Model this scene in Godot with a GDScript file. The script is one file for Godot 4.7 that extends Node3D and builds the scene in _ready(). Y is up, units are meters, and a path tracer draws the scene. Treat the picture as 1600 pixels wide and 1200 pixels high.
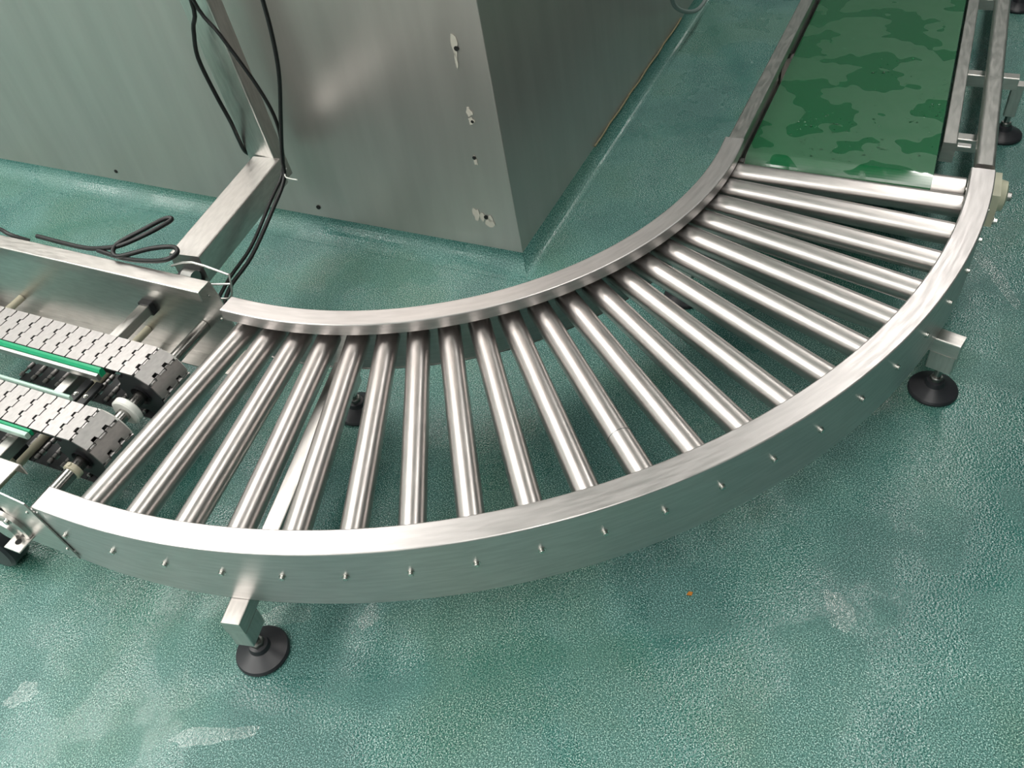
extends Node3D

const CEN := Vector3(-0.1213, 0.0, -2.2278)      # centre of the conveyor bend, on the floor
const TOP := 0.318                               # height of the guard tops
const UX := Vector3(0.8660254, 0, 0.5)           # building axes
const VX := Vector3(0.5, 0, -0.8660254)
var M := {}
var rng := RandomNumberGenerator.new()


func _ready() -> void:
	rng.seed = 7
	set_view()
	set_lights()
	make_materials()
	build_room()
	build_cabinet()
	build_curve()
	build_slat_conveyor()
	build_belt_conveyor()
	build_support_arm()
	build_cables()
	build_small_things()


# ------------------------------------------------------------ view and light
func set_view() -> void:
	var cam := Camera3D.new()
	cam.name = "camera"
	add_child(cam)
	cam.transform = Transform3D(Basis(Vector3(0.9869955, -0.1110337, 0.1162388), Vector3(0.160748, 0.6817486, -0.7137079), Vector3(0.0, 0.7231116, 0.6907312)), Vector3(0, 1.518, 0))
	cam.fov = 46.66
	cam.near = 0.05
	cam.far = 60.0
	cam.current = true
	var env := Environment.new()
	env.background_mode = Environment.BG_COLOR
	env.background_color = Color(0.02, 0.02, 0.02)
	env.tonemap_mode = Environment.TONE_MAPPER_LINEAR
	env.tonemap_exposure = 0.92
	env.sdfgi_enabled = true
	env.ssao_enabled = true
	env.ssil_enabled = true
	var we := WorldEnvironment.new()
	we.name = "environment"
	we.environment = env
	add_child(we)


# rows of ceiling fittings: [u, v first, v step, count, width across, length along, strength]
const ROWS := [
	[-2.9, -2.4, 1.5, 5, 0.9, 1.3, 0.72],
	[-4.3, -2.4, 1.5, 5, 0.9, 1.3, 0.78],
	[0.25, 0.2, 1.6, 5, 0.32, 1.4, 0.5],
	[-1.4, -3.2, 1.5, 2, 0.9, 1.3, 0.5],
	[0.2, -3.2, 1.5, 2, 0.9, 1.3, 0.35],
]
const CEIL := 3.5


func set_lights() -> void:
	for row in ROWS:
		for k in int(row[3]):
			var p: Vector3 = UX * float(row[0]) + VX * (float(row[1]) + k * float(row[2])) + Vector3(0, CEIL - 0.09, 0)
			var a := AreaLight3D.new()
			a.name = "panel_light"
			a.area_size = Vector2(row[4], row[5])
			a.light_color = Color(1.0, 0.985, 0.965)
			a.light_energy = 2.5 * float(row[6])
			a.area_range = 14.0
			a.area_attenuation = 2.0
			a.shadow_enabled = true
			add_child(a, true)
			a.transform = Transform3D(Basis(UX, VX, Vector3.UP), p)


# ------------------------------------------------------------ mesh helpers
class MB:
	var st := SurfaceTool.new()
	var off := Vector3.ZERO

	func _init(o := Vector3.ZERO) -> void:
		off = o
		st.begin(Mesh.PRIMITIVE_TRIANGLES)

	func tri(p: Array, n: Array, u: Array) -> void:
		var g: Vector3 = (p[1] - p[0]).cross(p[2] - p[0])
		if g.length_squared() < 1e-18:
			return
		for k in ([0, 2, 1] if g.dot(n[0] + n[1] + n[2]) > 0.0 else [0, 1, 2]):
			st.set_normal(n[k])
			st.set_uv(u[k])
			st.add_vertex(p[k] - off)

	func quad(p: Array, n: Array, u: Array) -> void:
		tri([p[0], p[1], p[2]], [n[0], n[1], n[2]], [u[0], u[1], u[2]])
		tri([p[0], p[2], p[3]], [n[0], n[2], n[3]], [u[0], u[2], u[3]])

	# closed counter-clockwise outline swept through frames [origin, x axis, y axis]
	func sweep(outline: PackedVector2Array, frames: Array, caps := true, along := Vector3.ZERO) -> void:
		var n := outline.size()
		var d := 0.0
		for f in frames.size() - 1:
			var A = frames[f]
			var B = frames[f + 1]
			var d2: float = d + (B[0] + B[1] * outline[0].x + B[2] * outline[0].y).distance_to(A[0] + A[1] * outline[0].x + A[2] * outline[0].y)
			var q := 0.0
			for i in n:
				var a := outline[i]
				var b := outline[(i + 1) % n]
				var e := b - a
				var m := Vector2(e.y, -e.x).normalized()
				var na: Vector3 = (A[1] * m.x + A[2] * m.y).normalized()
				var nb: Vector3 = (B[1] * m.x + B[2] * m.y).normalized()
				var q2 := q + e.length()
				quad([A[0] + A[1] * a.x + A[2] * a.y, A[0] + A[1] * b.x + A[2] * b.y, B[0] + B[1] * b.x + B[2] * b.y, B[0] + B[1] * a.x + B[2] * a.y], [na, na, nb, nb], [Vector2(d, q), Vector2(d, q2), Vector2(d2, q2), Vector2(d2, q)])
				q = q2
			d = d2
		if caps:
			var idx := Geometry2D.triangulate_polygon(outline)
			for end in [0, frames.size() - 1]:
				var F = frames[end]
				var G = frames[1 if end == 0 else end - 1]
				var nn: Vector3 = F[1].cross(F[2]).normalized()
				if nn.dot(F[0] - G[0]) < 0.0:
					nn = -nn
				for t in range(0, idx.size(), 3):
					var p := []
					var u := []
					for k in 3:
						var w := outline[idx[t + k]]
						p.append(F[0] + F[1] * w.x + F[2] * w.y)
						u.append(w)
					tri(p, [nn, nn, nn], u)

	# a chamfered bar between two points; up gives the direction of its height
	func bar(a: Vector3, b: Vector3, w: float, h: float, up := Vector3.UP, c := 0.002) -> void:
		var z := (b - a).normalized()
		var x := up.cross(z).normalized()
		var y := z.cross(x)
		sweep(MB.round_rect(w, h, c), [[a, x, y], [b, x, y]])

	static func round_rect(w: float, h: float, c: float, steps := 2) -> PackedVector2Array:
		var o := PackedVector2Array()
		var q := [Vector2(w / 2 - c, h / 2 - c), Vector2(-w / 2 + c, h / 2 - c), Vector2(-w / 2 + c, -h / 2 + c), Vector2(w / 2 - c, -h / 2 + c)]
		for k in 4:
			for s in steps + 1:
				var t := PI / 2 * (k + float(s) / steps)
				o.append(q[k] + Vector2(cos(t), sin(t)) * c)
		return o

	# profile of (radius, height) points turned round the axis; corners stay sharp unless soft
	func lathe(prof: Array, at: Vector3, axis: Vector3, sides := 28, soft := false) -> void:
		var y := axis.normalized()
		var x := (Vector3.RIGHT if absf(y.x) < 0.8 else Vector3.FORWARD).cross(y).normalized()
		var z := x.cross(y)
		for i in prof.size() - 1:
			var a: Vector2 = prof[i]
			var b: Vector2 = prof[i + 1]
			if a.is_equal_approx(b):
				continue
			var m := Vector2(b.y - a.y, a.x - b.x).normalized()
			var ma := m
			var mb := m
			if soft:
				if i > 0:
					ma = (m + Vector2(a.y - prof[i - 1].y, prof[i - 1].x - a.x).normalized()).normalized()
				if i < prof.size() - 2:
					mb = (m + Vector2(prof[i + 2].y - b.y, b.x - prof[i + 2].x).normalized()).normalized()
			for k in sides:
				var r0 := x * cos(TAU * k / sides) + z * sin(TAU * k / sides)
				var r1 := x * cos(TAU * (k + 1) / sides) + z * sin(TAU * (k + 1) / sides)
				var u0 := 0.16 * k / sides
				var u1 := 0.16 * (k + 1) / sides
				quad([at + r0 * a.x + y * a.y, at + r1 * a.x + y * a.y, at + r1 * b.x + y * b.y, at + r0 * b.x + y * b.y],
					[r0 * ma.x + y * ma.y, r1 * ma.x + y * ma.y, r1 * mb.x + y * mb.y, r0 * mb.x + y * mb.y],
					[Vector2(a.y, u0), Vector2(a.y, u1), Vector2(b.y, u1), Vector2(b.y, u0)])

	func rod(a: Vector3, b: Vector3, r: float, sides := 20, c := 0.001) -> void:
		var l := a.distance_to(b)
		lathe([Vector2(0, 0), Vector2(r - c, 0), Vector2(r, c), Vector2(r, l - c), Vector2(r - c, l), Vector2(0, l)], a, b - a, sides)

	# a soft cord through points
	func cord(pts: Array, r: float, sides := 10, smooth := 5) -> void:
		var c := Curve3D.new()
		for i in pts.size():
			var t: Vector3 = (pts[mini(i + 1, pts.size() - 1)] - pts[maxi(i - 1, 0)]) / 6.0
			c.add_point(pts[i], -t, t)
		var line := []
		for i in pts.size() - 1:
			for k in smooth:
				line.append(c.sample(i, float(k) / smooth))
		line.append(pts[-1])
		var up := Vector3(0.13, 0.97, 0.2).normalized()
		var rings := []
		for i in line.size():
			var t: Vector3 = (line[mini(i + 1, line.size() - 1)] - line[maxi(i - 1, 0)]).normalized()
			up = (up - t * up.dot(t)).normalized()
			rings.append([line[i], up, t.cross(up), t])
		for i in rings.size() - 1:
			var A = rings[i]
			var B = rings[i + 1]
			for k in sides:
				var t0 := TAU * k / sides
				var t1 := TAU * (k + 1) / sides
				var a0: Vector3 = A[1] * cos(t0) + A[2] * sin(t0)
				var a1: Vector3 = A[1] * cos(t1) + A[2] * sin(t1)
				var b0: Vector3 = B[1] * cos(t0) + B[2] * sin(t0)
				var b1: Vector3 = B[1] * cos(t1) + B[2] * sin(t1)
				quad([A[0] + a0 * r, A[0] + a1 * r, B[0] + b1 * r, B[0] + b0 * r], [a0, a1, b1, b0], [Vector2(i, k), Vector2(i, k + 1), Vector2(i + 1, k + 1), Vector2(i + 1, k)])
		for e in [0, rings.size() - 1]:
			var R = rings[e]
			var n: Vector3 = R[3] * (-1.0 if e == 0 else 1.0)
			for k in sides:
				var t0 := TAU * k / sides
				var t1 := TAU * (k + 1) / sides
				tri([R[0], R[0] + (R[1] * cos(t0) + R[2] * sin(t0)) * r, R[0] + (R[1] * cos(t1) + R[2] * sin(t1)) * r], [n, n, n], [Vector2.ZERO, Vector2.RIGHT, Vector2.DOWN])

	# flat polygon laid on a surface and raised by t: p = o + x*px + y*py
	func slab(outline: PackedVector2Array, o: Vector3, x: Vector3, y: Vector3, n: Vector3, t: float) -> void:
		sweep(outline, [[o, x, y], [o + n * t, x, y]])

	func mesh(mat: Material) -> ArrayMesh:
		var m := st.commit()
		m.surface_set_material(0, mat)
		return m


func put(called: String, mb, mat: Material, parent: Node3D, label := "") -> MeshInstance3D:
	var o := MeshInstance3D.new()
	o.name = called
	o.mesh = mb.mesh(mat) if mb is MB else mb
	parent.add_child(o, true)
	if label:
		o.set_meta("label", label)
	return o


func thing(called: String, label: String, category: String, at: Vector3, group := "", turn := Basis.IDENTITY) -> Node3D:
	var o := Node3D.new()
	o.name = called
	add_child(o, true)
	o.transform = Transform3D(turn, at)
	tag(o, label, category, group)
	return o


func tag(o: Node3D, label: String, category: String, group := "") -> void:
	o.set_meta("label", label)
	o.set_meta("category", category)
	if group:
		o.set_meta("group", group)


func structure(called: String, mb, mat: Material, label: String) -> MeshInstance3D:
	var o := put(called, mb, mat, self, label)
	o.set_meta("kind", "structure")
	o.set_meta("category", called.get_slice("_", 0))
	return o


# ------------------------------------------------------------ materials
func noise(size: int, freq: float, seed_: int, ramp: Array, oct := 3, type := FastNoiseLite.TYPE_SIMPLEX_SMOOTH, normal := false, bump := 4.0) -> NoiseTexture2D:
	var f := FastNoiseLite.new()
	f.noise_type = type
	f.frequency = freq
	f.seed = seed_
	f.fractal_octaves = oct
	var t := NoiseTexture2D.new()
	t.width = size
	t.height = size
	t.seamless = true
	t.noise = f
	t.as_normal_map = normal
	t.bump_strength = bump
	if ramp:
		var g := Gradient.new()
		g.offsets = PackedFloat32Array(ramp.map(func(e): return e[0]))
		g.colors = PackedColorArray(ramp.map(func(e): return e[1]))
		t.color_ramp = g
	return t


func grey(v: float) -> Color:
	return Color(v, v, v)


func plain(c: Color, rough: float, metal := 0.0, spec := 0.5) -> StandardMaterial3D:
	var m := StandardMaterial3D.new()
	m.albedo_color = c
	m.roughness = rough
	m.metallic = metal
	m.metallic_specular = spec
	return m


# brushed steel: streaks run along u
func steel(c: Color, rough: float, along: float, across: float, seed_: int, tri := false, spread := 0.35, bump := 0.0) -> StandardMaterial3D:
	var m := plain(c, 1.0, 1.0)
	m.roughness_texture = noise(512, 0.02, seed_, [[0.2, grey(rough * (1.0 - spread))], [0.8, grey(rough * (1.0 + spread))]], 5)
	m.roughness_texture_channel = BaseMaterial3D.TEXTURE_CHANNEL_RED
	m.albedo_texture = noise(512, 0.02, seed_ + 1, [[0.2, grey(0.95)], [0.75, grey(1.0)]], 5)
	m.uv1_scale = Vector3(along, across, along)
	m.uv1_triplanar = tri
	if bump > 0.0:
		m.heightmap_enabled = true
		m.heightmap_texture = noise(512, 0.02, seed_ + 2, [], 5)
		m.heightmap_scale = bump
	return m


# steel under a thin dull film of dried washing water
func film(m: StandardMaterial3D, metal: float) -> StandardMaterial3D:
	m.metallic = metal
	return m


func make_materials() -> void:
	M.guard = film(steel(Color(0.79, 0.77, 0.765), 0.36, 1.0, 9.0, 11, false, 0.12), 0.85)
	M.roller = steel(Color(0.80, 0.775, 0.765), 0.33, 1.0, 8.0, 21, false, 0.10)
	M.frame = steel(Color(0.82, 0.805, 0.79), 0.34, 1.5, 9.0, 31, false, 0.15)
	M.shaft = plain(Color(0.62, 0.61, 0.60), 0.25, 1.0)
	M.cap = plain(Color(0.55, 0.55, 0.54), 0.4, 1.0)
	M.bolt = plain(Color(0.82, 0.82, 0.80), 0.25, 1.0)
	M.cabinet = film(steel(Color(0.76, 0.735, 0.72), 0.36, 0.7, 0.7, 41, true, 0.08), 0.78)
	M.cabinet.uv1_scale = Vector3(1.5, 0.15, 1.5)
	M.black = plain(Color(0.16, 0.16, 0.18), 0.36)
	M.dark_plastic = plain(Color(0.15, 0.15, 0.16), 0.45)
	M.cable = plain(Color(0.045, 0.048, 0.055), 0.42)
	M.white_plastic = plain(Color(0.90, 0.90, 0.88), 0.35)
	M.beige = plain(Color(0.80, 0.77, 0.68), 0.45)
	M.slat = steel(Color(0.70, 0.685, 0.68), 0.42, 4.0, 9.0, 61, false, 0.1)
	M.slat_under = plain(Color(0.16, 0.17, 0.18), 0.5)
	M.green_strip = plain(Color(0.10, 0.62, 0.43), 0.3)
	M.pale_strip = plain(Color(0.72, 0.83, 0.78), 0.3)
	M.alloy = steel(Color(0.84, 0.83, 0.82), 0.38, 2.0, 8.0, 51, false, 0.1)
	M.bearing = plain(Color(0.80, 0.79, 0.70), 0.4)
	M.wall = plain(Color(0.80, 0.82, 0.81), 0.6)
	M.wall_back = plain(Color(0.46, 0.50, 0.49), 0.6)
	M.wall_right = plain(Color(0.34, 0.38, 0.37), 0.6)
	M.ceiling = plain(Color(0.86, 0.86, 0.85), 0.8)
	M.lamp_body = plain(Color(0.85, 0.85, 0.85), 0.5)
	M.lamp = plain(Color(1, 1, 1), 0.5)
	M.lamp.emission_enabled = true
	M.lamp.emission = Color(1.0, 0.985, 0.965)
	M.lamp.emission_energy_multiplier = 4.0
	M.residue = plain(Color(0.72, 0.70, 0.66), 0.7)
	M.sealant = plain(Color(0.52, 0.49, 0.38), 0.6)
	M.hose = plain(Color(0.50, 0.55, 0.54), 0.4)
	M.hole = plain(Color(0.03, 0.03, 0.03), 0.7)
	# wet speckled floor coating
	var f := StandardMaterial3D.new()
	f.albedo_color = Color(1, 1, 1)
	f.albedo_texture = noise(2048, 0.26, 3, [[0.0, Color(0.06, 0.20, 0.19)], [0.34, Color(0.145, 0.345, 0.32)], [0.5, Color(0.265, 0.475, 0.445)], [0.64, Color(0.43, 0.61, 0.575)], [0.8, Color(0.80, 0.89, 0.865)]], 2)
	f.detail_enabled = true
	f.detail_blend_mode = BaseMaterial3D.BLEND_MODE_MUL
	f.detail_uv_layer = BaseMaterial3D.DETAIL_UV_2
	f.detail_albedo = noise(1024, 0.006, 5, [[0.25, Color(0.86, 0.90, 0.91)], [0.5, Color(1, 1, 1)], [0.75, Color(0.97, 0.965, 0.93)]], 5)
	f.uv1_triplanar = true
	f.uv1_world_triplanar = true
	f.uv1_scale = Vector3(0.6, 0.6, 0.6)
	f.uv2_triplanar = true
	f.uv2_world_triplanar = true
	f.uv2_scale = Vector3(0.31, 0.31, 0.31)
	f.roughness = 1.0
	f.roughness_texture = noise(1024, 0.006, 9, [[0.35, grey(0.14)], [0.47, grey(0.22)], [0.53, grey(0.42)], [0.7, grey(0.50)]], 4)
	f.roughness_texture_channel = BaseMaterial3D.TEXTURE_CHANNEL_RED
	f.metallic_specular = 0.55
	f.heightmap_enabled = true
	f.heightmap_texture = noise(2048, 0.14, 13, [], 3)
	f.heightmap_scale = 0.10
	M.floor = f
	# wet green belt
	var b := StandardMaterial3D.new()
	b.albedo_color = Color(0.04, 0.36, 0.20)
	b.roughness = 1.0
	b.roughness_texture = noise(1024, 0.004, 17, [[0.46, grey(0.05)], [0.48, grey(0.48)], [1.0, grey(0.6)]], 3)
	b.roughness_texture_channel = BaseMaterial3D.TEXTURE_CHANNEL_RED
	b.uv1_triplanar = true
	b.uv1_scale = Vector3(1.2, 1.2, 1.2)
	b.metallic_specular = 0.7
	M.belt = b


# ------------------------------------------------------------ room
func uv(u: float, v: float, h := 0.0) -> Vector3:
	return UX * u + VX * v + Vector3(0, h, 0)


func room_slab(u0: float, u1: float, v0: float, v1: float, h0: float, h1: float) -> MB:
	var mb := MB.new()
	mb.sweep(PackedVector2Array([Vector2(u0, h0), Vector2(u1, h0), Vector2(u1, h1), Vector2(u0, h1)]), [[VX * v0, UX, Vector3.UP], [VX * v1, UX, Vector3.UP]])
	return mb


func build_room() -> void:
	structure("floor", room_slab(-6.2, 3.2, -4.2, 7.2, -0.1, 0.0), M.floor, "wet teal speckled epoxy floor")
	structure("ceiling", room_slab(-6.2, 3.2, -4.2, 7.2, CEIL, CEIL + 0.15), M.ceiling, "white ceiling of the room")
	structure("wall_left", room_slab(-6.2, -6.0, -4.2, 7.2, 0.0, CEIL), M.wall, "pale wall left of the machines")
	structure("wall_right", room_slab(3.0, 3.2, -4.2, 7.2, 0.0, CEIL), M.wall_right, "grey wall right of the machines")
	structure("wall_back", room_slab(-6.0, 3.0, 7.0, 7.2, 0.0, CEIL), M.wall_back, "grey wall behind the machines")
	structure("wall_front", room_slab(-6.0, 3.0, -4.2, -4.0, 0.0, CEIL), M.wall, "pale wall behind the viewer")
	for row in ROWS:
		for k in int(row[3]):
			var p := uv(row[0], row[1] + k * row[2], CEIL)
			var t := thing("ceiling_light", "flat white luminous ceiling light fitting", "ceiling light", p, "ceiling lights above the machines", Basis(UX, Vector3.UP, -VX))
			var body := MB.new()
			body.bar(Vector3(0, -0.03, -row[5] / 2 - 0.03), Vector3(0, -0.03, row[5] / 2 + 0.03), row[4] + 0.06, 0.06)
			put("housing", body, M.lamp_body, t)
			var glow := MB.new()
			glow.bar(Vector3(0, -0.07, -row[5] / 2), Vector3(0, -0.07, row[5] / 2), row[4], 0.02)
			put("lamp_diffuser", glow, M.lamp, t)


# ------------------------------------------------------------ frames
func rad(deg: float) -> Vector3:
	return Vector3(sin(deg_to_rad(deg)), 0, cos(deg_to_rad(deg)))


func pol(deg: float, r: float, h: float) -> Vector3:
	return CEN + rad(deg) * r + Vector3(0, h, 0)


# slat conveyor frame: r across (away from the bend's centre), s along (away from the bend)
const LR := Vector3(-0.5, 0, 0.8660254)
const LS := Vector3(-0.8660254, 0, -0.5)


func L(r: float, s: float, h: float) -> Vector3:
	return CEN + LR * r + LS * s + Vector3(0, h, 0)


# belt conveyor frame, falling slightly away from the bend
const TILT := 0.08


func R(r: float, s: float, h: float) -> Vector3:
	var e := VX * cos(TILT) - Vector3.UP * sin(TILT)
	var n := Vector3.UP * cos(TILT) + VX * sin(TILT)
	return CEN + Vector3(0, TOP, 0) + UX * r + e * s + n * (h - TOP)


func R_frame(s: float, h := TOP) -> Array:
	var n := Vector3.UP * cos(TILT) + VX * sin(TILT)
	return [R(0, s, h), UX, n]


func L_frame(s: float, h := 0.0) -> Array:
	return [L(0, s, h), LR, Vector3.UP]


# ------------------------------------------------------------ cabinet
func build_cabinet() -> void:
	var base := L(0.2035, -0.354, 0.0)           # front corner
	var o := thing("machine_cabinet", "large stainless steel machine cabinet standing behind the inside of the bend", "cabinet", base)
	var t := 0.045
	var hi := 1.35
	var lean := 0.062
	var p0 := L(0.2035, -0.354, t)
	var p1 := L(0.2075, 2.6, t)
	var r_end := p0 + VX * 2.2 + UX * 0.06
	var q0 := p0 + Vector3(0, hi - t, 0) - UX * lean
	var q1 := p1 + Vector3(0, hi - t, 0)
	var q_end := r_end + Vector3(0, hi - t, 0) - UX * lean
	var back := p1 + VX * 2.2
	var qback := back + Vector3(0, hi - t, 0)
	var faces := [["side_panel", p0, p1, q1, q0], ["end_panel", r_end, p0, q0, q_end], ["back_panel", p1, back, qback, q1], ["rear_panel", back, r_end, q_end, qback], ["top_panel", q0, q1, qback, q_end]]
	var mid: Vector3 = (p0 + back) / 2.0 + Vector3(0, 0.6, 0)
	for f in faces:
		var mb := MB.new(base)
		var n: Vector3 = (f[2] - f[1]).cross(f[3] - f[1]).normalized()
		if n.dot(f[1] - mid) < 0.0:
			n = -n
		var a := []
		var b := []
		for k in range(1, 5):
			a.append(f[k])
			b.append(f[k] - n * 0.003)
		var uvs := [Vector2(0, 0), Vector2(1, 0), Vector2(1, 1), Vector2(0, 1)]
		mb.quad(a, [n, n, n, n], uvs)
		mb.quad(b, [-n, -n, -n, -n], uvs)
		for k in 4:
			var e: Vector3 = (a[(k + 1) % 4] - a[k]).cross(n).normalized()
			mb.quad([a[k], a[(k + 1) % 4], b[(k + 1) % 4], b[k]], [e, e, e, e], uvs)
		put(f[0], mb, M.cabinet, o)
	# bright folded corner
	var edge := MB.new(base)
	edge.rod(p0 + Vector3(0, 0.002, 0), q0, 0.0025, 10)
	put("corner_fold", edge, M.cabinet, o)
	# torn adhesive marks and screw holes on the side panel
	var marks := [[-0.252, 0.61, 0.010, 0.030], [-0.250, 0.575, 0.004, 0.022], [-0.262, 0.447, 0.010, 0.014], [-0.265, 0.425, 0.012, 0.011], [-0.258, 0.315, 0.007, 0.016], [-0.235, 0.150, 0.012, 0.022], [-0.250, 0.143, 0.009, 0.016], [-0.268, 0.128, 0.017, 0.014], [-0.275, 0.14, 0.009, 0.012]]
	for k in marks.size():
		var m = marks[k]
		var outline := PackedVector2Array()
		for i in 11:
			var w := TAU * i / 11
			outline.append(Vector2(cos(w) * m[2], sin(w) * m[3]) * rng.randf_range(0.55, 1.1))
		var mb := MB.new(base)
		mb.slab(outline, L(0.2042, m[0], m[1]), LS, Vector3.UP, LR, 0.0012)
		put("adhesive_residue", mb, M.residue, o, "pale torn adhesive mark")
	for q in [[-0.256, 0.605, 0.006], [-0.267, 0.424, 0.004], [-0.256, 0.323, 0.005], [-0.262, 0.145, 0.006], [1.044, 0.079, 0.006], [0.28, 0.079, 0.0065]]:
		var mb := MB.new(base)
		mb.lathe([Vector2(q[2], 0), Vector2(q[2], 0.002), Vector2(0, 0.002)], L(0.2045 if q[0] < 0.2 else 0.2055, q[0], q[1]), LR, 12)
		put("screw_hole", mb, M.hole, o, "dark screw hole")
	# aged sealant line along the foot of the end panel
	var seal := MB.new(base)
	var pts := []
	for k in 14:
		var s := 0.32 + 0.85 * k / 13.0
		var q: Vector3 = p0.lerp(r_end, (s + 0.2) / 2.2)
		pts.append(q + Vector3(0, 0.006, 0) + UX * (0.003 + 0.0015 * sin(k * 2.3)))
	seal.cord(pts, 0.0028, 6, 3)
	put("sealant_bead", seal, M.sealant, o, "yellowed sealant bead")
	# floor cove round its foot
	cove("trim_1", p0, p1, LR, 0.060, 0.034, "teal floor cove along the cabinet's long side")
	cove("trim_2", p0, r_end, UX, 0.034, 0.060, "teal floor cove along the cabinet's shaded end")


func cove(called: String, a: Vector3, b: Vector3, out: Vector3, w: float, other: float, label: String) -> void:
	var mb := MB.new()
	var o := PackedVector2Array([Vector2(-0.02, -0.01), Vector2(w + 0.004, -0.01), Vector2(w + 0.004, 0.0008)])
	for k in 9:
		var t := PI / 2 * k / 8.0
		o.append(Vector2(w * (1.0 - sin(t)), 0.045 * (1.0 - cos(t)) + 0.001))
	o.append(Vector2(-0.02, 0.046))
	var fa := Vector3(a.x, 0, a.z)
	var fb := Vector3(b.x, 0, b.z)
	var d := (fb - fa).normalized()
	mb.sweep(o, [[fa, out - d * (other / w), Vector3.UP], [fb, out, Vector3.UP]])
	structure(called, mb, M.floor, label)


# ------------------------------------------------------------ the roller bend
const RO := 1.4108
const RI := 0.8178
const PHI0 := -30.8094
const DPHI := 4.48872


func arc_frames(r0: float, a_end: float, b_end: float) -> Array:
	# the ninety degree bend with a short straight stub at each end
	var f := []
	f.append([CEN + rad(-30) * 0.0 + LS * a_end, rad(-30), Vector3.UP])
	for k in 61:
		var a := -30.0 + 1.5 * k
		f.append([CEN, rad(a), Vector3.UP])
	f.append([CEN + VX * b_end, rad(60), Vector3.UP])
	return f


func channel(r_web: float, r_lip: float, h0: float, h1: float, lip: float, foot: float, t := 0.0025) -> PackedVector2Array:
	# open C of sheet steel: web, top flange, turned-down lip and bottom flange
	var d := signf(r_lip - r_web)
	var o := [Vector2(r_web, h0), Vector2(r_web + d * foot, h0), Vector2(r_web + d * foot, h0 + t), Vector2(r_web + d * t, h0 + t), Vector2(r_web + d * t, h1 - t), Vector2(r_lip - d * t, h1 - t), Vector2(r_lip - d * t, h1 - lip), Vector2(r_lip, h1 - lip), Vector2(r_lip, h1 - 0.0025), Vector2(r_lip - d * 0.0008, h1 - 0.0008), Vector2(r_lip - d * 0.0025, h1), Vector2(r_web + d * 0.0025, h1), Vector2(r_web + d * 0.0008, h1 - 0.0008), Vector2(r_web, h1 - 0.0025)]
	if d < 0:
		o.reverse()
	return PackedVector2Array(o)


func hex_bolt(called: String, at: Vector3, axis: Vector3, r: float, hgt: float, parent: Node3D, off: Vector3) -> void:
	var mb := MB.new(off)
	mb.lathe([Vector2(r * 1.25, 0), Vector2(r * 1.25, 0.0015), Vector2(0, 0.0015)], at, axis, 16)
	mb.lathe([Vector2(r, 0.0015), Vector2(r, hgt - 0.001), Vector2(r * 0.85, hgt), Vector2(0, hgt)], at, axis, 6)
	put(called, mb, M.bolt, parent)


func levelling_foot(leg: Node3D, at: Vector3, top: float, off: Vector3) -> void:
	# black pad with a raised hub, threaded spindle and nut
	var pad := MB.new(off)
	pad.lathe([Vector2(0.049, 0.0), Vector2(0.0515, 0.003), Vector2(0.0515, 0.007), Vector2(0.049, 0.011), Vector2(0.030, 0.020), Vector2(0.021, 0.024), Vector2(0.018, 0.034), Vector2(0.012, 0.036), Vector2(0, 0.036)], at, Vector3.UP, 40)
	put("foot_pad", pad, M.black, leg, "round black rubber foot pad")
	var nut := MB.new(off)
	nut.lathe([Vector2(0.0135, 0.036), Vector2(0.0135, 0.044), Vector2(0.012, 0.046), Vector2(0, 0.046)], at, Vector3.UP, 6)
	put("nut", nut, M.cap, leg)
	var sp := MB.new(off)
	sp.rod(at + Vector3(0, 0.03, 0), at + Vector3(0, top, 0), 0.008, 14)
	put("spindle", sp, M.shaft, leg)


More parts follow.
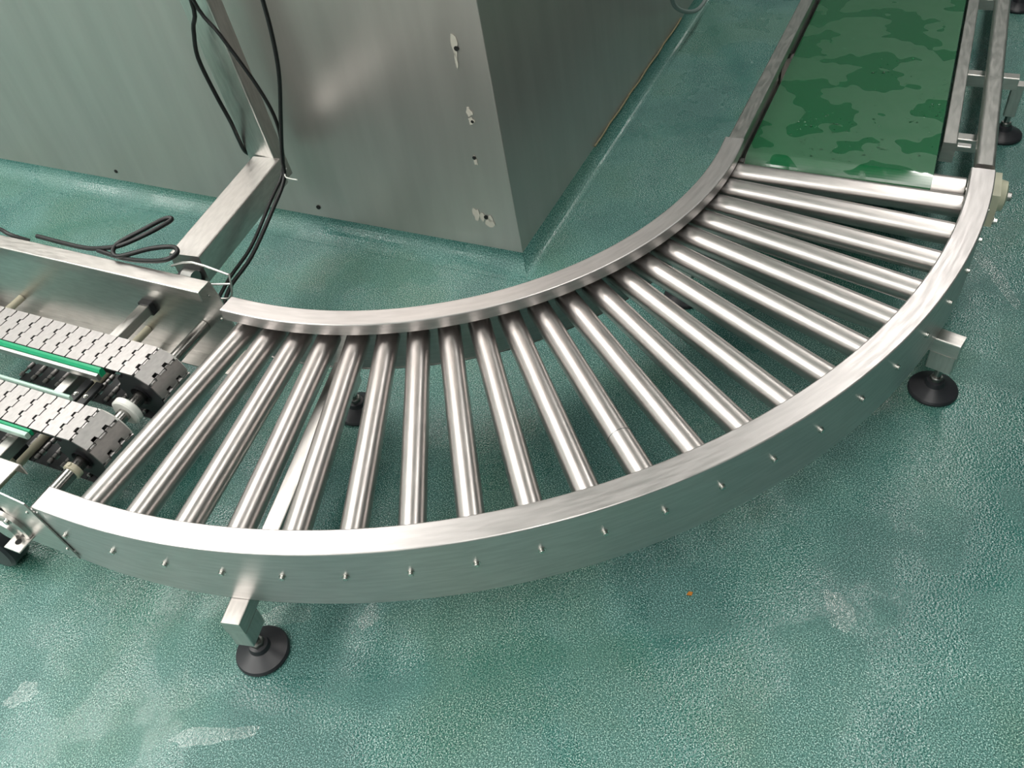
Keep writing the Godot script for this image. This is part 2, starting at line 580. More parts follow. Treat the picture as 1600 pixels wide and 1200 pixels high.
func build_curve() -> void:
	var base := pol(15, 1.12, 0.0)
	var o := thing("roller_conveyor", "curved stainless steel roller conveyor bending through a right angle on black feet", "conveyor", base)
	var mb := MB.new(base)
	mb.sweep(channel(RO, RO - 0.0502, TOP - 0.156, TOP, 0.024, 0.03), arc_frames(RO, 0.062, 0.028))
	put("outer_guard", mb, M.guard, o, "wide curved outer side rail with bolt heads")
	mb = MB.new(base)
	mb.sweep(channel(RI, RI + 0.0462, TOP - 0.174, TOP, 0.028, 0.004), arc_frames(RI, 0.045, 0.030))
	put("inner_guard", mb, M.guard, o, "narrow curved inner side rail")
	# rollers
	var r0 := RI + 0.012
	var r1 := RO - 0.012
	var len := r1 - r0
	var body := MB.new()
	body.lathe([Vector2(0.0235, 0.0), Vector2(0.025, 0.0015), Vector2(0.025, len - 0.0015), Vector2(0.0235, len)], Vector3.ZERO, Vector3.RIGHT, 36)
	var body_mesh := body.mesh(M.roller)
	var cap := MB.new()
	cap.lathe([Vector2(0.0236, 0.0), Vector2(0.0236, 0.003), Vector2(0.016, 0.004), Vector2(0.013, 0.007), Vector2(0.006, 0.007)], Vector3.ZERO, Vector3.RIGHT, 28)
	var cap_mesh := cap.mesh(M.cap)
	var ax := MB.new()
	ax.rod(Vector3(-0.012, 0, 0), Vector3(len + 0.012, 0, 0), 0.006, 12)
	var ax_mesh := ax.mesh(M.shaft)
	for k in 21:
		var a := PHI0 + DPHI * k
		var roller := put("roller", body_mesh, null, o)
		var d := rad(a)
		roller.transform = Transform3D(Basis(d, Vector3.UP, d.cross(Vector3.UP)) * Basis(Vector3.RIGHT, rng.randf() * TAU), pol(a, r0, 0.251) - base)
		put("axle", ax_mesh, null, roller)
		var c0 := put("end_cap", cap_mesh, null, roller)
		c0.transform = Transform3D(Basis(Vector3.UP, PI), Vector3(0.002, 0, 0))
		var c1 := put("end_cap", cap_mesh, null, roller)
		c1.position = Vector3(len - 0.002, 0, 0)
		if k == 10:
			var groove := MB.new()
			groove.lathe([Vector2(0.0250, 0.0), Vector2(0.0254, 0.0004), Vector2(0.0254, 0.0016), Vector2(0.0250, 0.002)], Vector3(1.232 - r0, 0, 0), Vector3.RIGHT, 36)
			put("seam_ring", groove, M.cap, roller, "thin dark ring round the roller")
		hex_bolt("bolt", pol(a, RO, 0.251), d, 0.0052, 0.0065, o, base)
	for q in [[-32.2, 0.305], [-31.55, 0.187]]:
		hex_bolt("rivet", pol(q[0], RO + 0.0005, q[1]), rad(q[0]), 0.003, 0.002, o, base)
	# three cross legs: a square tube under the frame with a foot at each end
	for a in [-17.3, 45.7]:
		var leg := Node3D.new()
		leg.name = "leg"
		o.add_child(leg, true)
		var d := rad(a)
		var cross := MB.new(base)
		cross.bar(pol(a, 0.80, 0.1425), pol(a, 1.46, 0.1425), 0.037, 0.037, Vector3.UP, 0.0025)
		put("cross_tube", cross, M.frame, leg)
		for r in [1.4405, 0.8195]:
			var post := MB.new(base)
			var at: float = r - 0.008 if r > 1.0 else r
			post.bar(pol(a, at, 0.078), pol(a, at, 0.1245), 0.037, 0.053, d, 0.0025)
			put("post", post, M.frame, leg)
			levelling_foot(leg, pol(a, r - (0.008 if r > 1 else 0.0), 0.0), 0.08, base)


# ------------------------------------------------------------ slat chain conveyor
const SH := Vector2(0.17, 0.2)                   # drive shaft: s and height


func slat_mesh(w: float, pitch: float) -> ArrayMesh:
	# x across the chain, z along it; the front edge has two notches that take the tabs of the next slat
	var cuts := [[0.0, 0.0], [0.25, 0.0], [0.26, 0.008], [0.385, 0.008], [0.395, 0.0], [0.62, 0.0], [0.63, 0.008], [0.755, 0.008], [0.765, 0.0], [1.0, 0.0]]
	var gap := 0.0027
	var out := []
	for c in cuts:
		out.append(Vector2(-w / 2 + w * c[0], c[1] + gap))
	var back := []
	for c in cuts:
		back.append(Vector2(-w / 2 + w * c[0], c[1] * 0.7 + pitch))
	back.reverse()
	out.append_array(back)
	# clip the outer corners
	out[0] += Vector2(0.003, 0)
	out.insert(0, Vector2(-w / 2, gap + 0.003))
	var poly := PackedVector2Array(out)
	if Geometry2D.is_polygon_clockwise(poly):
		poly.reverse()
	var mb := MB.new()
	mb.sweep(poly, [[Vector3(0, -0.0032, 0), Vector3.RIGHT, Vector3.BACK], [Vector3(0, -0.0006, 0), Vector3.RIGHT, Vector3.BACK]], false)
	var under := MB.new()
	under.sweep(Geometry2D.offset_polygon(poly, -0.0004)[0], [[Vector3(0, -0.0042, 0), Vector3.RIGHT, Vector3.BACK], [Vector3(0, -0.0030, 0), Vector3.RIGHT, Vector3.BACK]])
	var small := Geometry2D.offset_polygon(poly, -0.0005)
	mb.sweep(small[0], [[Vector3(0, -0.0006, 0), Vector3.RIGHT, Vector3.BACK], [Vector3.ZERO, Vector3.RIGHT, Vector3.BACK]])
	for q in [[0.10, 0.24], [0.41, 0.62], [0.79, 0.92]]:
		mb.rod(Vector3(-w / 2 + w * q[0], -0.0062, 0.001), Vector3(-w / 2 + w * q[1], -0.0062, 0.001), 0.0052, 12)
	for q in [[0.265, 0.38], [0.635, 0.75]]:
		mb.rod(Vector3(-w / 2 + w * q[0], -0.0056, pitch + 0.001), Vector3(-w / 2 + w * q[1], -0.0056, pitch + 0.001), 0.0052, 12)
	var m := mb.mesh(M.slat)
	m = under.st.commit(m)
	m.surface_set_material(1, M.slat_under)
	return m


func build_slat_conveyor() -> void:
	var base := L(1.1, 0.5, 0.0)
	var o := thing("slat_conveyor", "twin slat chain conveyor with pale grey hinged slats joining the bend's left end", "conveyor", base)
	var S1 := 1.05
	var mb := MB.new(base)
	# far rail: lipped channel, its web running on past the flange end under the bend's inner rail
	var ch := PackedVector2Array()
	for p in channel(0.8164, 0.857, 0.088, 0.348, 0.026, 0.044):
		ch.append(p)
	mb.sweep(ch, [L_frame(0.0957), L_frame(S1)])
	var web := PackedVector2Array([Vector2(0.080, 0.088), Vector2(0.0965, 0.088), Vector2(0.0965, 0.3455), Vector2(0.0945, 0.3455), Vector2(0.083, 0.300), Vector2(0.078, 0.205)])
	mb.sweep(web, [[L(0.8164, 0, 0), LS, Vector3.UP], [L(0.8189, 0, 0), LS, Vector3.UP]])
	put("side_rail", mb, M.frame, o, "tall far side rail with a folded top")
	mb = MB.new(base)
	mb.sweep(channel(1.412, 1.352, 0.172, 0.346, 0.03, 0.03), [L_frame(0.128), L_frame(S1)])
	var plate := PackedVector2Array([Vector2(0.031, 0.171), Vector2(0.16, 0.172), Vector2(0.16, 0.343), Vector2(0.131, 0.343), Vector2(0.066, 0.331)])
	mb.sweep(plate, [[L(1.4125, 0, 0), LS, Vector3.UP], [L(1.4152, 0, 0), LS, Vector3.UP]])
	put("side_rail", mb, M.frame, o, "near side rail, its plate lapping the bend's skirt")
	for q in [[0.079, 0.30], [0.046, 0.198]]:
		hex_bolt("rivet", L(1.4152, q[0], q[1]), LR, 0.003, 0.002, o, base)
	for q in [[0.109, 0.233], [0.114, 0.304]]:
		hex_bolt("rivet", L(0.8190, q[0], q[1]), LR, 0.003, 0.002, o, base)
	# drive shaft with collars
	mb = MB.new(base)
	mb.rod(L(0.8195, SH.x, SH.y), L(1.411, SH.x, SH.y), 0.0145, 24)
	put("drive_shaft", mb, M.shaft, o)
	mb = MB.new(base)
	mb.lathe([Vector2(0.0145, 0), Vector2(0.019, 0), Vector2(0.019, 0.012), Vector2(0.0145, 0.014)], L(1.258, SH.x, SH.y), LR, 24)
	hexed(mb, L(1.264, SH.x, SH.y + 0.015))
	put("shaft_collar", mb, M.beige, o, "clamped steel collar")
	mb = MB.new(base)
	mb.lathe([Vector2(0.013, 0), Vector2(0.030, 0), Vector2(0.034, 0.003), Vector2(0.034, 0.015), Vector2(0.030, 0.018), Vector2(0.013, 0.018)], L(1.087, SH.x, SH.y), LR, 36)
	put("spacer_ring", mb, M.white_plastic, o, "thick white plastic ring")
	# two strands
	var sl := {}
	for strand in [[0.9675, 0.0], [1.1535, 0.006]]:
		var w := 0.088
		var rc: float = strand[0] + w / 2
		if sl.is_empty():
			sl.m = slat_mesh(w, 0.0381)
		var chain := Node3D.new()
		chain.name = "slat_chain"
		o.add_child(chain, true)
		var rho := 0.0695
		var step := 2.0 * asin(0.01905 / rho)
		var a0: float = deg_to_rad(16.0) - strand[1] * 8.0
		var joints := []
		for k in range(14, 0, -1):
			joints.append(Vector2(SH.x - rho * sin(a0 - step) + 0.0381 * k, SH.y + rho * cos(a0 - step)))
		var a := a0 - step
		while a < deg_to_rad(185):
			joints.append(Vector2(SH.x - rho * sin(a), SH.y + rho * cos(a)))
			a += step
		var last: Vector2 = joints[-1]
		for k in range(1, 12):
			joints.append(last + Vector2(0.0381 * k, 0))
		for k in joints.size() - 1:
			var p: Vector2 = joints[k]
			var q: Vector2 = joints[k + 1]
			var d := (p - q).normalized()
			var z := LS * d.x + Vector3.UP * d.y
			var y := z.cross(LR)
			var slat := put("slat", sl.m, null, chain)
			slat.transform = Transform3D(Basis(LR, y, z), L(rc, q.x, q.y) + y * 0.0062 - base)
		var pin := MB.new(base)
		for k in range(8, joints.size()):
			pin.rod(L(strand[0] + 0.006, joints[k].x, joints[k].y), L(strand[0] + w - 0.006, joints[k].x, joints[k].y), 0.0028, 8)
		put("hinge_pins", pin, M.cap, chain)
		# sprocket with hub and side discs
		var sp := MB.new(base)
		var tooth := PackedVector2Array()
		for k in 44:
			var t := TAU * k / 44
			tooth.append(Vector2(cos(t), sin(t)) * (0.0615 if k % 4 < 2 else 0.055))
		sp.sweep(tooth, [[L(rc - 0.021, SH.x, SH.y), LS, Vector3.UP], [L(rc + 0.036, SH.x, SH.y), LS, Vector3.UP]])
		sp.lathe([Vector2(0.013, 0), Vector2(0.022, 0), Vector2(0.024, 0.006)], L(rc + 0.036, SH.x, SH.y), LR, 24)
		put("sprocket", sp, M.dark_plastic, o, "black plastic sprocket")
		var disc := MB.new(base)
		disc.lathe([Vector2(0.013, 0), Vector2(0.058, 0), Vector2(0.0625, 0.003), Vector2(0.0625, 0.007), Vector2(0.013, 0.009)], L(strand[0] - 0.009, SH.x, SH.y), LR, 36)
		put("guide_disc", disc, M.white_plastic, o, "white plastic disc beside the sprocket")
		# black slide bed under the slats
		var bed := MB.new(base)
		for dr in [0.012, 0.066]:
			bed.bar(L(strand[0] + dr, 0.235, 0.2475), L(strand[0] + dr, S1, 0.2475), 0.018, 0.022, Vector3.UP)
		put("slide_bed", bed, M.dark_plastic, o)
	# edge strips
	mb = MB.new(base)
	mb.sweep(PackedVector2Array([Vector2(0, 0.262), Vector2(0.013, 0.262), Vector2(0.013, 0.276), Vector2(0.009, 0.281), Vector2(0.003, 0.281), Vector2(0, 0.277)]), [[L(1.060, 0.226, 0), LR, Vector3.UP], [L(1.060, S1, 0), LR, Vector3.UP]])
	put("guide_strip", mb, M.green_strip, o, "bright green guide strip")
	mb = MB.new(base)
	mb.bar(L(1.078, 0.228, 0.2665), L(1.078, S1, 0.2665), 0.009, 0.016)
	put("strip_holder", mb, M.alloy, o, "bright metal holder of the green strip")
	mb = MB.new(base)
	mb.bar(L(1.1485, 0.238, 0.272), L(1.1485, S1, 0.272), 0.006, 0.014)
	put("guide_strip", mb, M.pale_strip, o, "thin pale guide strip")
	mb = MB.new(base)
	mb.bar(L(1.248, 0.254, 0.269), L(1.248, S1, 0.269), 0.006, 0.014)
	put("guide_strip", mb, M.green_strip, o, "green guide strip")
	mb = MB.new(base)
	mb.bar(L(1.257, 0.256, 0.268), L(1.257, S1, 0.268), 0.010, 0.014)
	put("strip_holder", mb, M.pale_strip, o, "pale holder of the near strip")
	# cross pieces
	for s in [0.325, 0.90]:
		mb = MB.new(base)
		mb.bar(L(0.82, s, 0.2225), L(1.408, s, 0.2225), 0.026, 0.026)
		put("cross_bar", mb, M.frame, o, "square steel cross bar")
		mb = MB.new(base)
		mb.bar(L(0.8192, s, 0.2225), L(0.834, s, 0.2225), 0.034, 0.034)
		put("bar_socket", mb, M.dark_plastic, o, "dark socket of the cross bar")
	for s in [0.374, 0.808]:
		mb = MB.new(base)
		mb.rod(L(0.8192, s, 0.134 if s < 0.5 else 0.128), L(1.41, s, 0.134 if s < 0.5 else 0.128), 0.0095, 20)
		put("return_rod", mb, M.beige, o, "cream plastic return rod")
	for r in [1.098, 1.275]:
		mb = MB.new(base)
		mb.lathe([Vector2(0, 0), Vector2(0.010, 0), Vector2(0.013, 0.004), Vector2(0.013, 0.016), Vector2(0.010, 0.020), Vector2(0, 0.021)], L(r, 0.345, 0.180), LR, 20)
		put("spacer_knob", mb, M.beige, o, "cream plastic knob")
		mb = MB.new(base)
		mb.bar(L(r - 0.04, 0.345, 0.18), L(r + 0.005, 0.345, 0.18), 0.012, 0.012)
		put("knob_stem", mb, M.dark_plastic, o)
	for s in [0.262, 0.29]:
		mb = MB.new(base)
		mb.bar(L(1.065, s, 0.222), L(1.15, s, 0.222), 0.02, 0.008)
		put("link_bracket", mb, M.dark_plastic, o)
		hex_bolt("bolt", L(1.108, s, 0.226), Vector3.UP, 0.004, 0.004, o, base)
	# shaft bearing on the near plate
	mb = MB.new(base)
	mb.lathe([Vector2(0.046, 0), Vector2(0.046, 0.008), Vector2(0.042, 0.011), Vector2(0.028, 0.012), Vector2(0.025, 0.018), Vector2(0, 0.018)], L(1.4155, 0.176, 0.218), LR, 36)
	put("shaft_bearing", mb, M.frame, o, "round flanged steel bearing")
	hex_bolt("bolt", L(1.4275, 0.142, 0.262), LR, 0.0065, 0.007, o, base)
	mb = MB.new(base)
	mb.bar(L(1.4155, 0.149, 0.199), L(1.455, 0.149, 0.199), 0.042, 0.004)
	mb.lathe([Vector2(0.0055, 0.0), Vector2(0.0055, 0.0006), Vector2(0, 0.0006)], L(1.437, 0.149, 0.201), Vector3.UP, 14)
	put("tab_plate", mb, M.frame, o, "small square steel tab with a hole")
	mb = MB.new(base)
	mb.lathe([Vector2(0.006, 0.0), Vector2(0.006, 0.0004), Vector2(0, 0.0004)], L(1.437, 0.149, 0.2017), Vector3.UP, 14)
	put("tab_hole", mb, M.hole, o, "dark hole in the tab")
	mb = MB.new(base)
	mb.lathe([Vector2(0, 0), Vector2(0.060, 0), Vector2(0.066, 0.006), Vector2(0.066, 0.044), Vector2(0.060, 0.05), Vector2(0.03, 0.052), Vector2(0, 0.052)], L(1.3800, 0.345, 0.0665), LR, 36)
	put("gear_motor", mb, M.black, o, "black round drive motor")
	# legs at the far end of the frame
	for r in [0.84, 1.39]:
		var leg := Node3D.new()
		leg.name = "leg"
		o.add_child(leg, true)
		mb = MB.new(base)
		mb.bar(L(r, 0.97, 0.078), L(r, 0.97, 0.20), 0.037, 0.037, LR)
		put("post", mb, M.frame, leg)
		levelling_foot(leg, L(r, 0.97, 0), 0.08, base)


func hexed(mb: MB, at: Vector3) -> void:
	mb.lathe([Vector2(0.005, 0), Vector2(0.005, 0.006), Vector2(0, 0.006)], at, Vector3.UP, 6)


# ------------------------------------------------------------ belt conveyor
func build_belt_conveyor() -> void:
	var base := R(1.1, 0.6, 0.0)
	base.y = 0.0
	var o := thing("belt_conveyor", "wet green belt conveyor between steel rails leading away from the bend's right end", "conveyor", base)
	var n := Vector3.UP * cos(TILT) + VX * sin(TILT)
	var e := VX * cos(TILT) - Vector3.UP * sin(TILT)
	var S1 := 1.9
	# belt: a flat loop round the end pulley
	var pr := 0.030
	var pc := Vector2(0.062, 0.242)
	var t := 0.0035
	var prof := PackedVector2Array()
	prof.append(Vector2(S1, pc.y + pr + t))
	for k in 17:
		var w := PI / 2 + PI * k / 16.0
		prof.append(pc + Vector2(cos(w), sin(w)) * (pr + t))
	prof.append(Vector2(S1, pc.y - pr - t))
	prof.append(Vector2(S1, pc.y - pr))
	for k in range(16, -1, -1):
		var w := PI / 2 + PI * k / 16.0
		prof.append(pc + Vector2(cos(w), sin(w)) * pr)
	prof.append(Vector2(S1, pc.y + pr))
	var mb := MB.new(base)
	mb.sweep(prof, [[R(0.870, 0, 0), e, n], [R(1.2915, 0, 0), e, n]])
	put("belt", mb, M.belt, o, "green rubber belt with a wet film")
	mb = MB.new(base)
	mb.lathe([Vector2(0, 0), Vector2(pr - 0.002, 0), Vector2(pr - 0.0005, 0.002), Vector2(pr - 0.0005, 0.494), Vector2(pr - 0.002, 0.496), Vector2(0, 0.496)], R(0.867, pc.x, pc.y), UX, 40)
	put("end_pulley", mb, M.roller, o, "bright steel end pulley")
	mb = MB.new(base)
	mb.rod(R(0.83, pc.x, pc.y), R(1.46, pc.x, pc.y), 0.010, 18)
	put("pulley_shaft", mb, M.shaft, o)
	mb = MB.new(base)
	mb.bar(R(1.08, 0.13, 0.2715 - 0.012), R(1.08, S1, 0.2715 - 0.012), 0.40, 0.02, n)
	put("slide_bed", mb, M.frame, o)
	# rails
	mb = MB.new(base)
	var ch := PackedVector2Array()
	for p in channel(0.8250, 0.8610, TOP - 0.156, TOP, 0.028, 0.024):
		ch.append(p - Vector2(0, TOP))
	mb.sweep(ch, [R_frame(0.034), R_frame(S1)])
	put("side_rail", mb, M.frame, o, "slim steel rail on the belt's left edge")
	mb = MB.new(base)
	var tube := MB.round_rect(0.041, 0.036, 0.007, 4)
	var inner := MB.round_rect(0.037, 0.032, 0.005, 4)
	inner.reverse()
	var fr := [R_frame(0.052), R_frame(S1)]
	for f in fr:
		f[0] += UX * 1.389 + n * -0.018
	mb.sweep(tube, fr, false)
	var fin := [[fr[0][0], fr[0][1], fr[0][2]], [fr[0][0] + e * 0.4, fr[0][1], fr[0][2]]]
	mb.sweep(inner, fin, true)
	for k in tube.size():
		var k2 := (k + 1) % tube.size()
		var q := []
		for w in [tube[k], tube[k2], inner[inner.size() - 1 - k2], inner[inner.size() - 1 - k]]:
			q.append(fr[0][0] + fr[0][1] * w.x + fr[0][2] * w.y)
		mb.quad(q, [-e, -e, -e, -e], [Vector2.ZERO, Vector2.RIGHT, Vector2.ONE, Vector2.DOWN])
	put("guard_tube", mb, M.frame, o, "rounded steel guard tube with an open end")
	mb = MB.new(base)
	mb.bar(R(1.314, 0.215, 0.252), R(1.314, S1, 0.252), 0.031, 0.05, n)
	put("side_bar", mb, M.frame, o, "flat steel bar on the belt's right edge")
	for q in [[0.335, 1.46, 1.31], [0.72, 1.462, 1.30], [1.30, 1.40, 1.31]]:
		mb = MB.new(base)
		mb.bar(R(q[2], q[0], 0.222), R(q[1] if q[0] > 0.5 else 1.385, q[0], 0.222), 0.034, 0.034, n)
		put("cross_bar", mb, M.frame, o, "square steel cross bar under the guard tube")
	for s in [0.335, 0.72, 1.3]:
		mb = MB.new(base)
		mb.bar(R(1.389, s, 0.236), R(1.389, s, 0.284), 0.02, 0.02, e)
		put("tube_post", mb, M.frame, o)
	mb = MB.new(base)
	mb.bar(R(1.335, 0.285, 0.2385), R(1.365, 0.285, 0.2385), 0.02, 0.006, n)
	put("clamp_block", mb, M.alloy, o, "bright clamp block")
	# bearing of the pulley shaft
	mb = MB.new(base)
	var plate := PackedVector2Array()
	for k in 32:
		var w := TAU * k / 32
		plate.append(Vector2(clampf(cos(w) * 0.075, -0.052, 0.052), clampf(sin(w) * 0.055, -0.040, 0.040)))
	mb.sweep(plate, [[R(1.4125, pc.x - 0.03, pc.y + 0.005), e, n], [R(1.430, pc.x - 0.03, pc.y + 0.005), e, n]])
	mb.lathe([Vector2(0.036, 0.0), Vector2(0.033, 0.016), Vector2(0.02, 0.020), Vector2(0.012, 0.020), Vector2(0.012, 0.008)], R(1.430, pc.x, pc.y), UX, 30)
	put("bearing_housing", mb, M.bearing, o, "cream plastic bearing housing")
	for q in [[0.042, 0.022], [-0.062, -0.012]]:
		hex_bolt("bolt", R(1.430, pc.x + q[0] - 0.03, pc.y + q[1]), UX, 0.007, 0.008, o, base)
	# legs
	for s in [0.72, 1.55]:
		for r in [0.845, 1.465]:
			var leg := Node3D.new()
			leg.name = "leg"
			o.add_child(leg, true)
			var g := R(r, s, 0.2)
			var foot := Vector3(g.x, 0, g.z)
			var post := MB.new(base)
			post.bar(foot + Vector3(0, 0.07, 0), Vector3(g.x, g.y + (0.02 if r > 1 else 0.04), g.z), 0.03, 0.03, UX)
			put("post", post, M.frame, leg)
			levelling_foot(leg, foot, 0.075, base)


# ------------------------------------------------------------ arm, cables, bits
func build_support_arm() -> void:
	var base := L(0.30, 0.27, 0.0)
	var o := thing("support_arm", "square steel tube arm reaching from the cabinet to the slat conveyor with an upright post", "bracket", base)
	var a := L(0.3275, 0.289, 0.0)
	var b := L(0.730, 0.2468, 0.0)
	var mb := MB.new(base)
	mb.bar(Vector3(a.x, 0.282, a.z), Vector3(b.x, 0.282, b.z), 0.082, 0.076, Vector3.UP, 0.004)
	put("arm", mb, M.alloy, o, "bright horizontal square tube")
	mb = MB.new(base)
	var c := L(0.3035, 0.302, 0.0)
	var top := L(0.3035, 0.385, 1.3)
	mb.bar(Vector3(c.x, 0.244, c.z), top, 0.046, 0.084, LS, 0.004)
	put("post", mb, M.frame, o, "upright square tube against the cabinet")
	mb = MB.new(base)
	mb.bar(L(0.725, 0.245, 0.262), L(0.8160, 0.245, 0.262), 0.05, 0.03)
	put("end_bracket", mb, M.dark_plastic, o, "dark bracket joining the rail")
	mb = MB.new(base)
	mb.lathe([Vector2(0.010, -0.004), Vector2(0.010, 0.0), Vector2(0.018, 0.0), Vector2(0.018, 0.03), Vector2(0, 0.03)], L(0.775, 0.216, 0.30), -LS, 24)
	put("end_wheel", mb, M.cap, o, "small grey wheel at the arm's end")


func build_cables() -> void:
	var mb := MB.new()
	mb.cord([L(0.36, 0.33, 1.02), L(0.36, 0.310, 0.75), L(0.36, 0.336, 0.675), L(0.36, 0.356, 0.603), L(0.36, 0.345, 0.51), L(0.352, 0.338, 0.43), L(0.337, 0.349, 0.37), L(0.322, 0.356, 0.322), L(0.29, 0.354, 0.295), L(0.26, 0.32, 0.275)], 0.0052)
	tag(put("power_cable", mb, M.cable, self), "thick black cable bowing out left of the upright post", "cable")
	mb = MB.new()
	mb.cord([L(0.36, 0.33, 1.0), L(0.36, 0.306, 0.75), L(0.36, 0.262, 0.665), L(0.36, 0.205, 0.545), L(0.36, 0.184, 0.455), L(0.365, 0.196, 0.362), L(0.385, 0.205, 0.312), L(0.45, 0.203, 0.286), L(0.58, 0.192, 0.24), L(0.70, 0.185, 0.225), L(0.775, 0.165, 0.20), L(0.79, 0.160, 0.03)], 0.0045)
	tag(put("power_cable", mb, M.cable, self), "thin black cable crossing the post diagonally and following the arm", "cable")
	mb = MB.new()
	mb.cord([L(0.352, 0.11, 1.0), L(0.355, 0.113, 0.76), L(0.36, 0.116, 0.66), L(0.36, 0.132, 0.575), L(0.362, 0.165, 0.47), L(0.372, 0.192, 0.366), L(0.392, 0.193, 0.310), L(0.47, 0.190, 0.272), L(0.60, 0.181, 0.228), L(0.71, 0.175, 0.215), L(0.78, 0.152, 0.18), L(0.80, 0.148, 0.02)], 0.005)
	tag(put("power_cable", mb, M.cable, self), "black cable hanging down right of the post and under the arm", "cable")
	# coil of spare cable lying over the far rail
	mb = MB.new()
	mb.cord([L(0.80, 0.62, 0.352), L(0.806, 0.47, 0.354), L(0.80, 0.40, 0.362), L(0.785, 0.355, 0.37), L(0.742, 0.30, 0.385), L(0.70, 0.272, 0.392), L(0.70, 0.287, 0.394), L(0.735, 0.318, 0.387), L(0.79, 0.37, 0.37), L(0.815, 0.352, 0.36), L(0.785, 0.27, 0.376), L(0.772, 0.215, 0.382), L(0.784, 0.193, 0.381), L(0.805, 0.205, 0.376), L(0.812, 0.25, 0.366), L(0.813, 0.33, 0.356), L(0.806, 0.42, 0.356)], 0.0055, 10, 6)
	tag(put("cable_coil", mb, M.cable, self), "looped bundle of black cable lying on the slat conveyor's far rail", "cable")
	mb = MB.new()
	mb.cord([L(0.795, 0.95, 0.353), L(0.80, 0.82, 0.356), L(0.805, 0.74, 0.354), L(0.812, 0.70, 0.35), L(0.80, 0.66, 0.33)], 0.005)
	tag(put("power_cable", mb, M.cable, self), "short piece of black cable behind the far rail at the left picture edge", "cable")
	mb = MB.new()
	mb.cord([Vector3(0.664, 0.352, -2.669), Vector3(0.677, 0.291, -2.690), Vector3(0.703, 0.237, -2.736), Vector3(0.758, 0.173, -2.830), Vector3(0.828, 0.111, -2.953), Vector3(0.880, 0.091, -3.042), Vector3(0.909, 0.104, -3.092), Vector3(0.913, 0.150, -3.100)], 0.007)
	tag(put("hose_loop", mb, M.hose, self), "grey hose loop hanging beside the cabinet's shaded end at the top edge", "hose")
	mb = MB.new()
	mb.cord([L(0.365, 0.199, 0.325), L(0.395, 0.182, 0.322), L(0.415, 0.130, 0.335)], 0.0017, 6)
	tag(put("cable_tie", mb, M.white_plastic, self), "white cable tie tail sticking out from the cables at the elbow", "cable tie")
	mb = MB.new()
	mb.cord([L(0.80, 0.21, 0.352), L(0.80, 0.1415, 0.3764), L(0.80, 0.0475, 0.3625)], 0.0028, 8, 3)
	mb.cord([L(0.80, 0.0475, 0.3635), L(0.80, 0.0475, 0.36), L(0.80, 0.0605, 0.312), L(0.80, 0.078, 0.289), L(0.806, 0.105, 0.286)], 0.0024, 8, 5)
	mb.cord([L(0.812, 0.114, 0.330), L(0.80, 0.052, 0.336)], 0.0024, 8, 3)
	tag(put("wire_hook", mb, M.alloy, self), "bent bright wire hook at the end of the far rail", "wire hook")


const DROPS := [
	[0.986, 0.229, 0.044, 0.099], [1.224, 0.344, 0.038, 0.099], [1.081, 0.271, 0.077, 0.088], [1.171, 0.158, 0.066, 0.055], [1.048, 0.092, 0.077, 0.044], [1.150, 0.600, 0.055, 0.110], [1.274, 0.468, 0.017, 0.176]
]
const PUDDLES := [
	[0.522, -0.754, 0.028, 0.034, "small bright ripple of water on the open floor at lower right"],
	[0.750, -1.238, 0.050, 0.045, "glinting puddle between the right foot and the curved skirt"],
	[-0.511, -0.931, 0.045, 0.028, "shiny wet patch just behind the left foot"],
	[-0.343, -0.900, 0.020, 0.025, "small wet glint under the middle of the curved skirt"],
	[-1.010, -0.853, 0.030, 0.022, "bright water patch on the floor at the far left bottom"],
	[-0.631, -0.712, 0.070, 0.018, "narrow rippled puddle in front of the left foot"],
	[1.204, -1.550, 0.020, 0.100, "long wet streak on the floor right of the bend"],
]


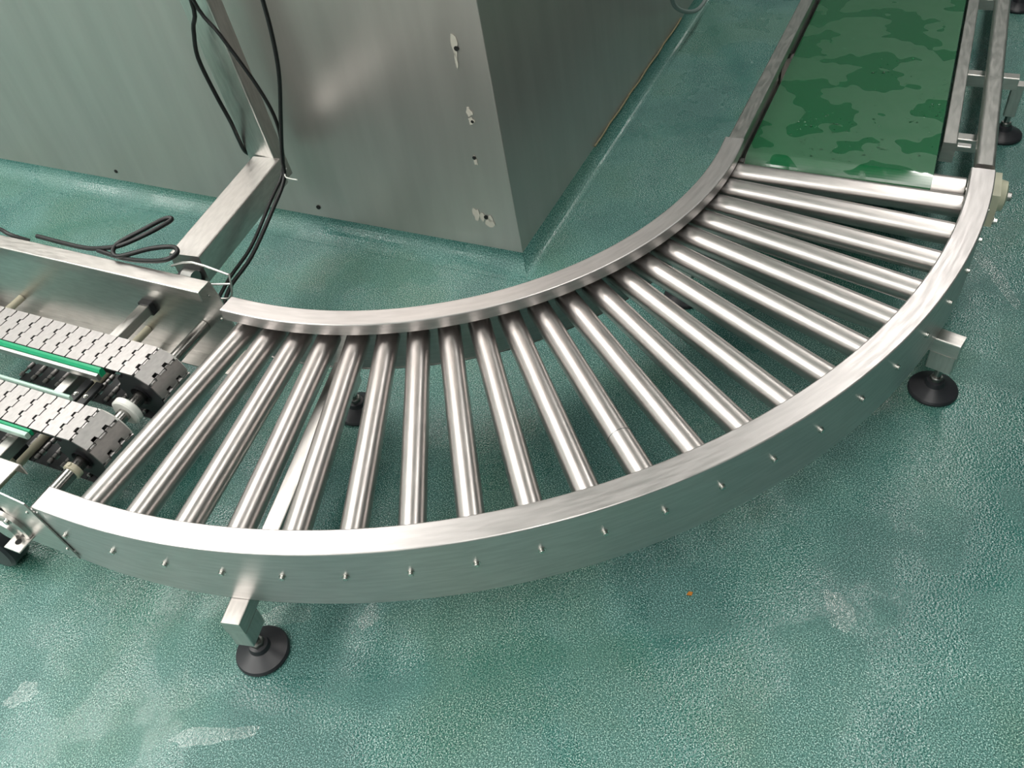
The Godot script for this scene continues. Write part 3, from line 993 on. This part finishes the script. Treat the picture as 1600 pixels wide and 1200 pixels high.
func build_small_things() -> void:
	var wet := plain(Color(1, 1, 1, 0.02), 0.06, 0.0, 0.7)
	wet.transparency = BaseMaterial3D.TRANSPARENCY_ALPHA
	wet.heightmap_enabled = true
	wet.heightmap_texture = noise(512, 0.05, 71, [], 3)
	wet.heightmap_scale = 0.13
	wet.uv1_triplanar = true
	wet.uv1_scale = Vector3(4, 4, 4)
	# loose drops on the belt
	var drop := SphereMesh.new()
	drop.radius = 1.0
	drop.height = 2.0
	drop.radial_segments = 12
	drop.rings = 6
	var clear := plain(Color(1, 1, 1, 0.0), 0.02)
	clear.transparency = BaseMaterial3D.TRANSPARENCY_ALPHA
	clear.refraction_enabled = true
	clear.refraction_scale = 0.033
	drop.material = clear
	var mm := MultiMesh.new()
	mm.transform_format = MultiMesh.TRANSFORM_3D
	mm.mesh = drop
	mm.instance_count = 210
	var mid := R(1.08, 0.4, 0.2755)
	for k in mm.instance_count:
		var c = DROPS[k % DROPS.size()]
		var at := R(clampf(c[0] + rng.randfn(0, 0.6) * c[2], 0.88, 1.285), maxf(0.07, c[1] + rng.randfn(0, 0.6) * c[3]), 0.2755)
		var size := 0.0012 + 0.0022 * pow(rng.randf(), 2.0)
		mm.set_instance_transform(k, Transform3D(Basis.from_scale(Vector3(size * rng.randf_range(0.8, 1.5), size * 0.55, size)), at - mid))
	var drops := MultiMeshInstance3D.new()
	drops.name = "water_drops"
	drops.multimesh = mm
	drops.position = mid
	add_child(drops, true)
	tag(drops, "clear water drops scattered over the green belt", "water drops")
	drops.set_meta("kind", "stuff")
	var scrap := MB.new(Vector3(0.266, 0, -0.837))
	scrap.slab(PackedVector2Array([Vector2(-0.006, -0.002), Vector2(0.003, -0.005), Vector2(0.007, 0.001), Vector2(0.0, 0.004)]), Vector3(0.266, 0.0005, -0.837), Vector3.RIGHT, Vector3.FORWARD, Vector3.UP, 0.0015)
	var bit := put("floor_scrap", scrap, plain(Color(0.72, 0.45, 0.12), 0.6), self)
	bit.position = Vector3(0.266, 0, -0.837)
	tag(bit, "tiny orange scrap lying on the open floor in front of the bend", "scrap")
	for p in PUDDLES:
		var at := Vector3(p[0], 0.0, p[1])
		var mb := MB.new(at)
		var n := 44
		var reach := []
		for k in n:
			var w := TAU * k / n
			reach.append(1.0 + 0.22 * sin(w * 2.0 + p[0] * 9.0) + 0.14 * sin(w * 3.0 + p[1] * 7.0) + 0.10 * sin(w * 7.0 + p[0] * 5.0))
		var rings := [[1.0, 0.0002], [0.985, 0.0009], [0.95, 0.0016], [0.88, 0.0021], [0.6, 0.0023], [0.0, 0.0023]]
		for i in rings.size() - 1:
			for k in n:
				var q := []
				for c in [[i, k], [i, k + 1], [i + 1, k + 1], [i + 1, k]]:
					var w: float = TAU * c[1] / n
					var r: float = reach[c[1] % n] * rings[c[0]][0]
					q.append(at + Vector3(cos(w) * r * p[2], rings[c[0]][1], sin(w) * r * p[3]))
				var nrm := []
				for c in [i, i, i + 1, i + 1]:
					nrm.append(Vector3.UP)
				mb.quad(q, nrm, [Vector2.ZERO, Vector2.RIGHT, Vector2.ONE, Vector2.DOWN])
		var o := put("water_puddle", mb, wet, self)
		o.position = at
		tag(o, p[4], "puddle")
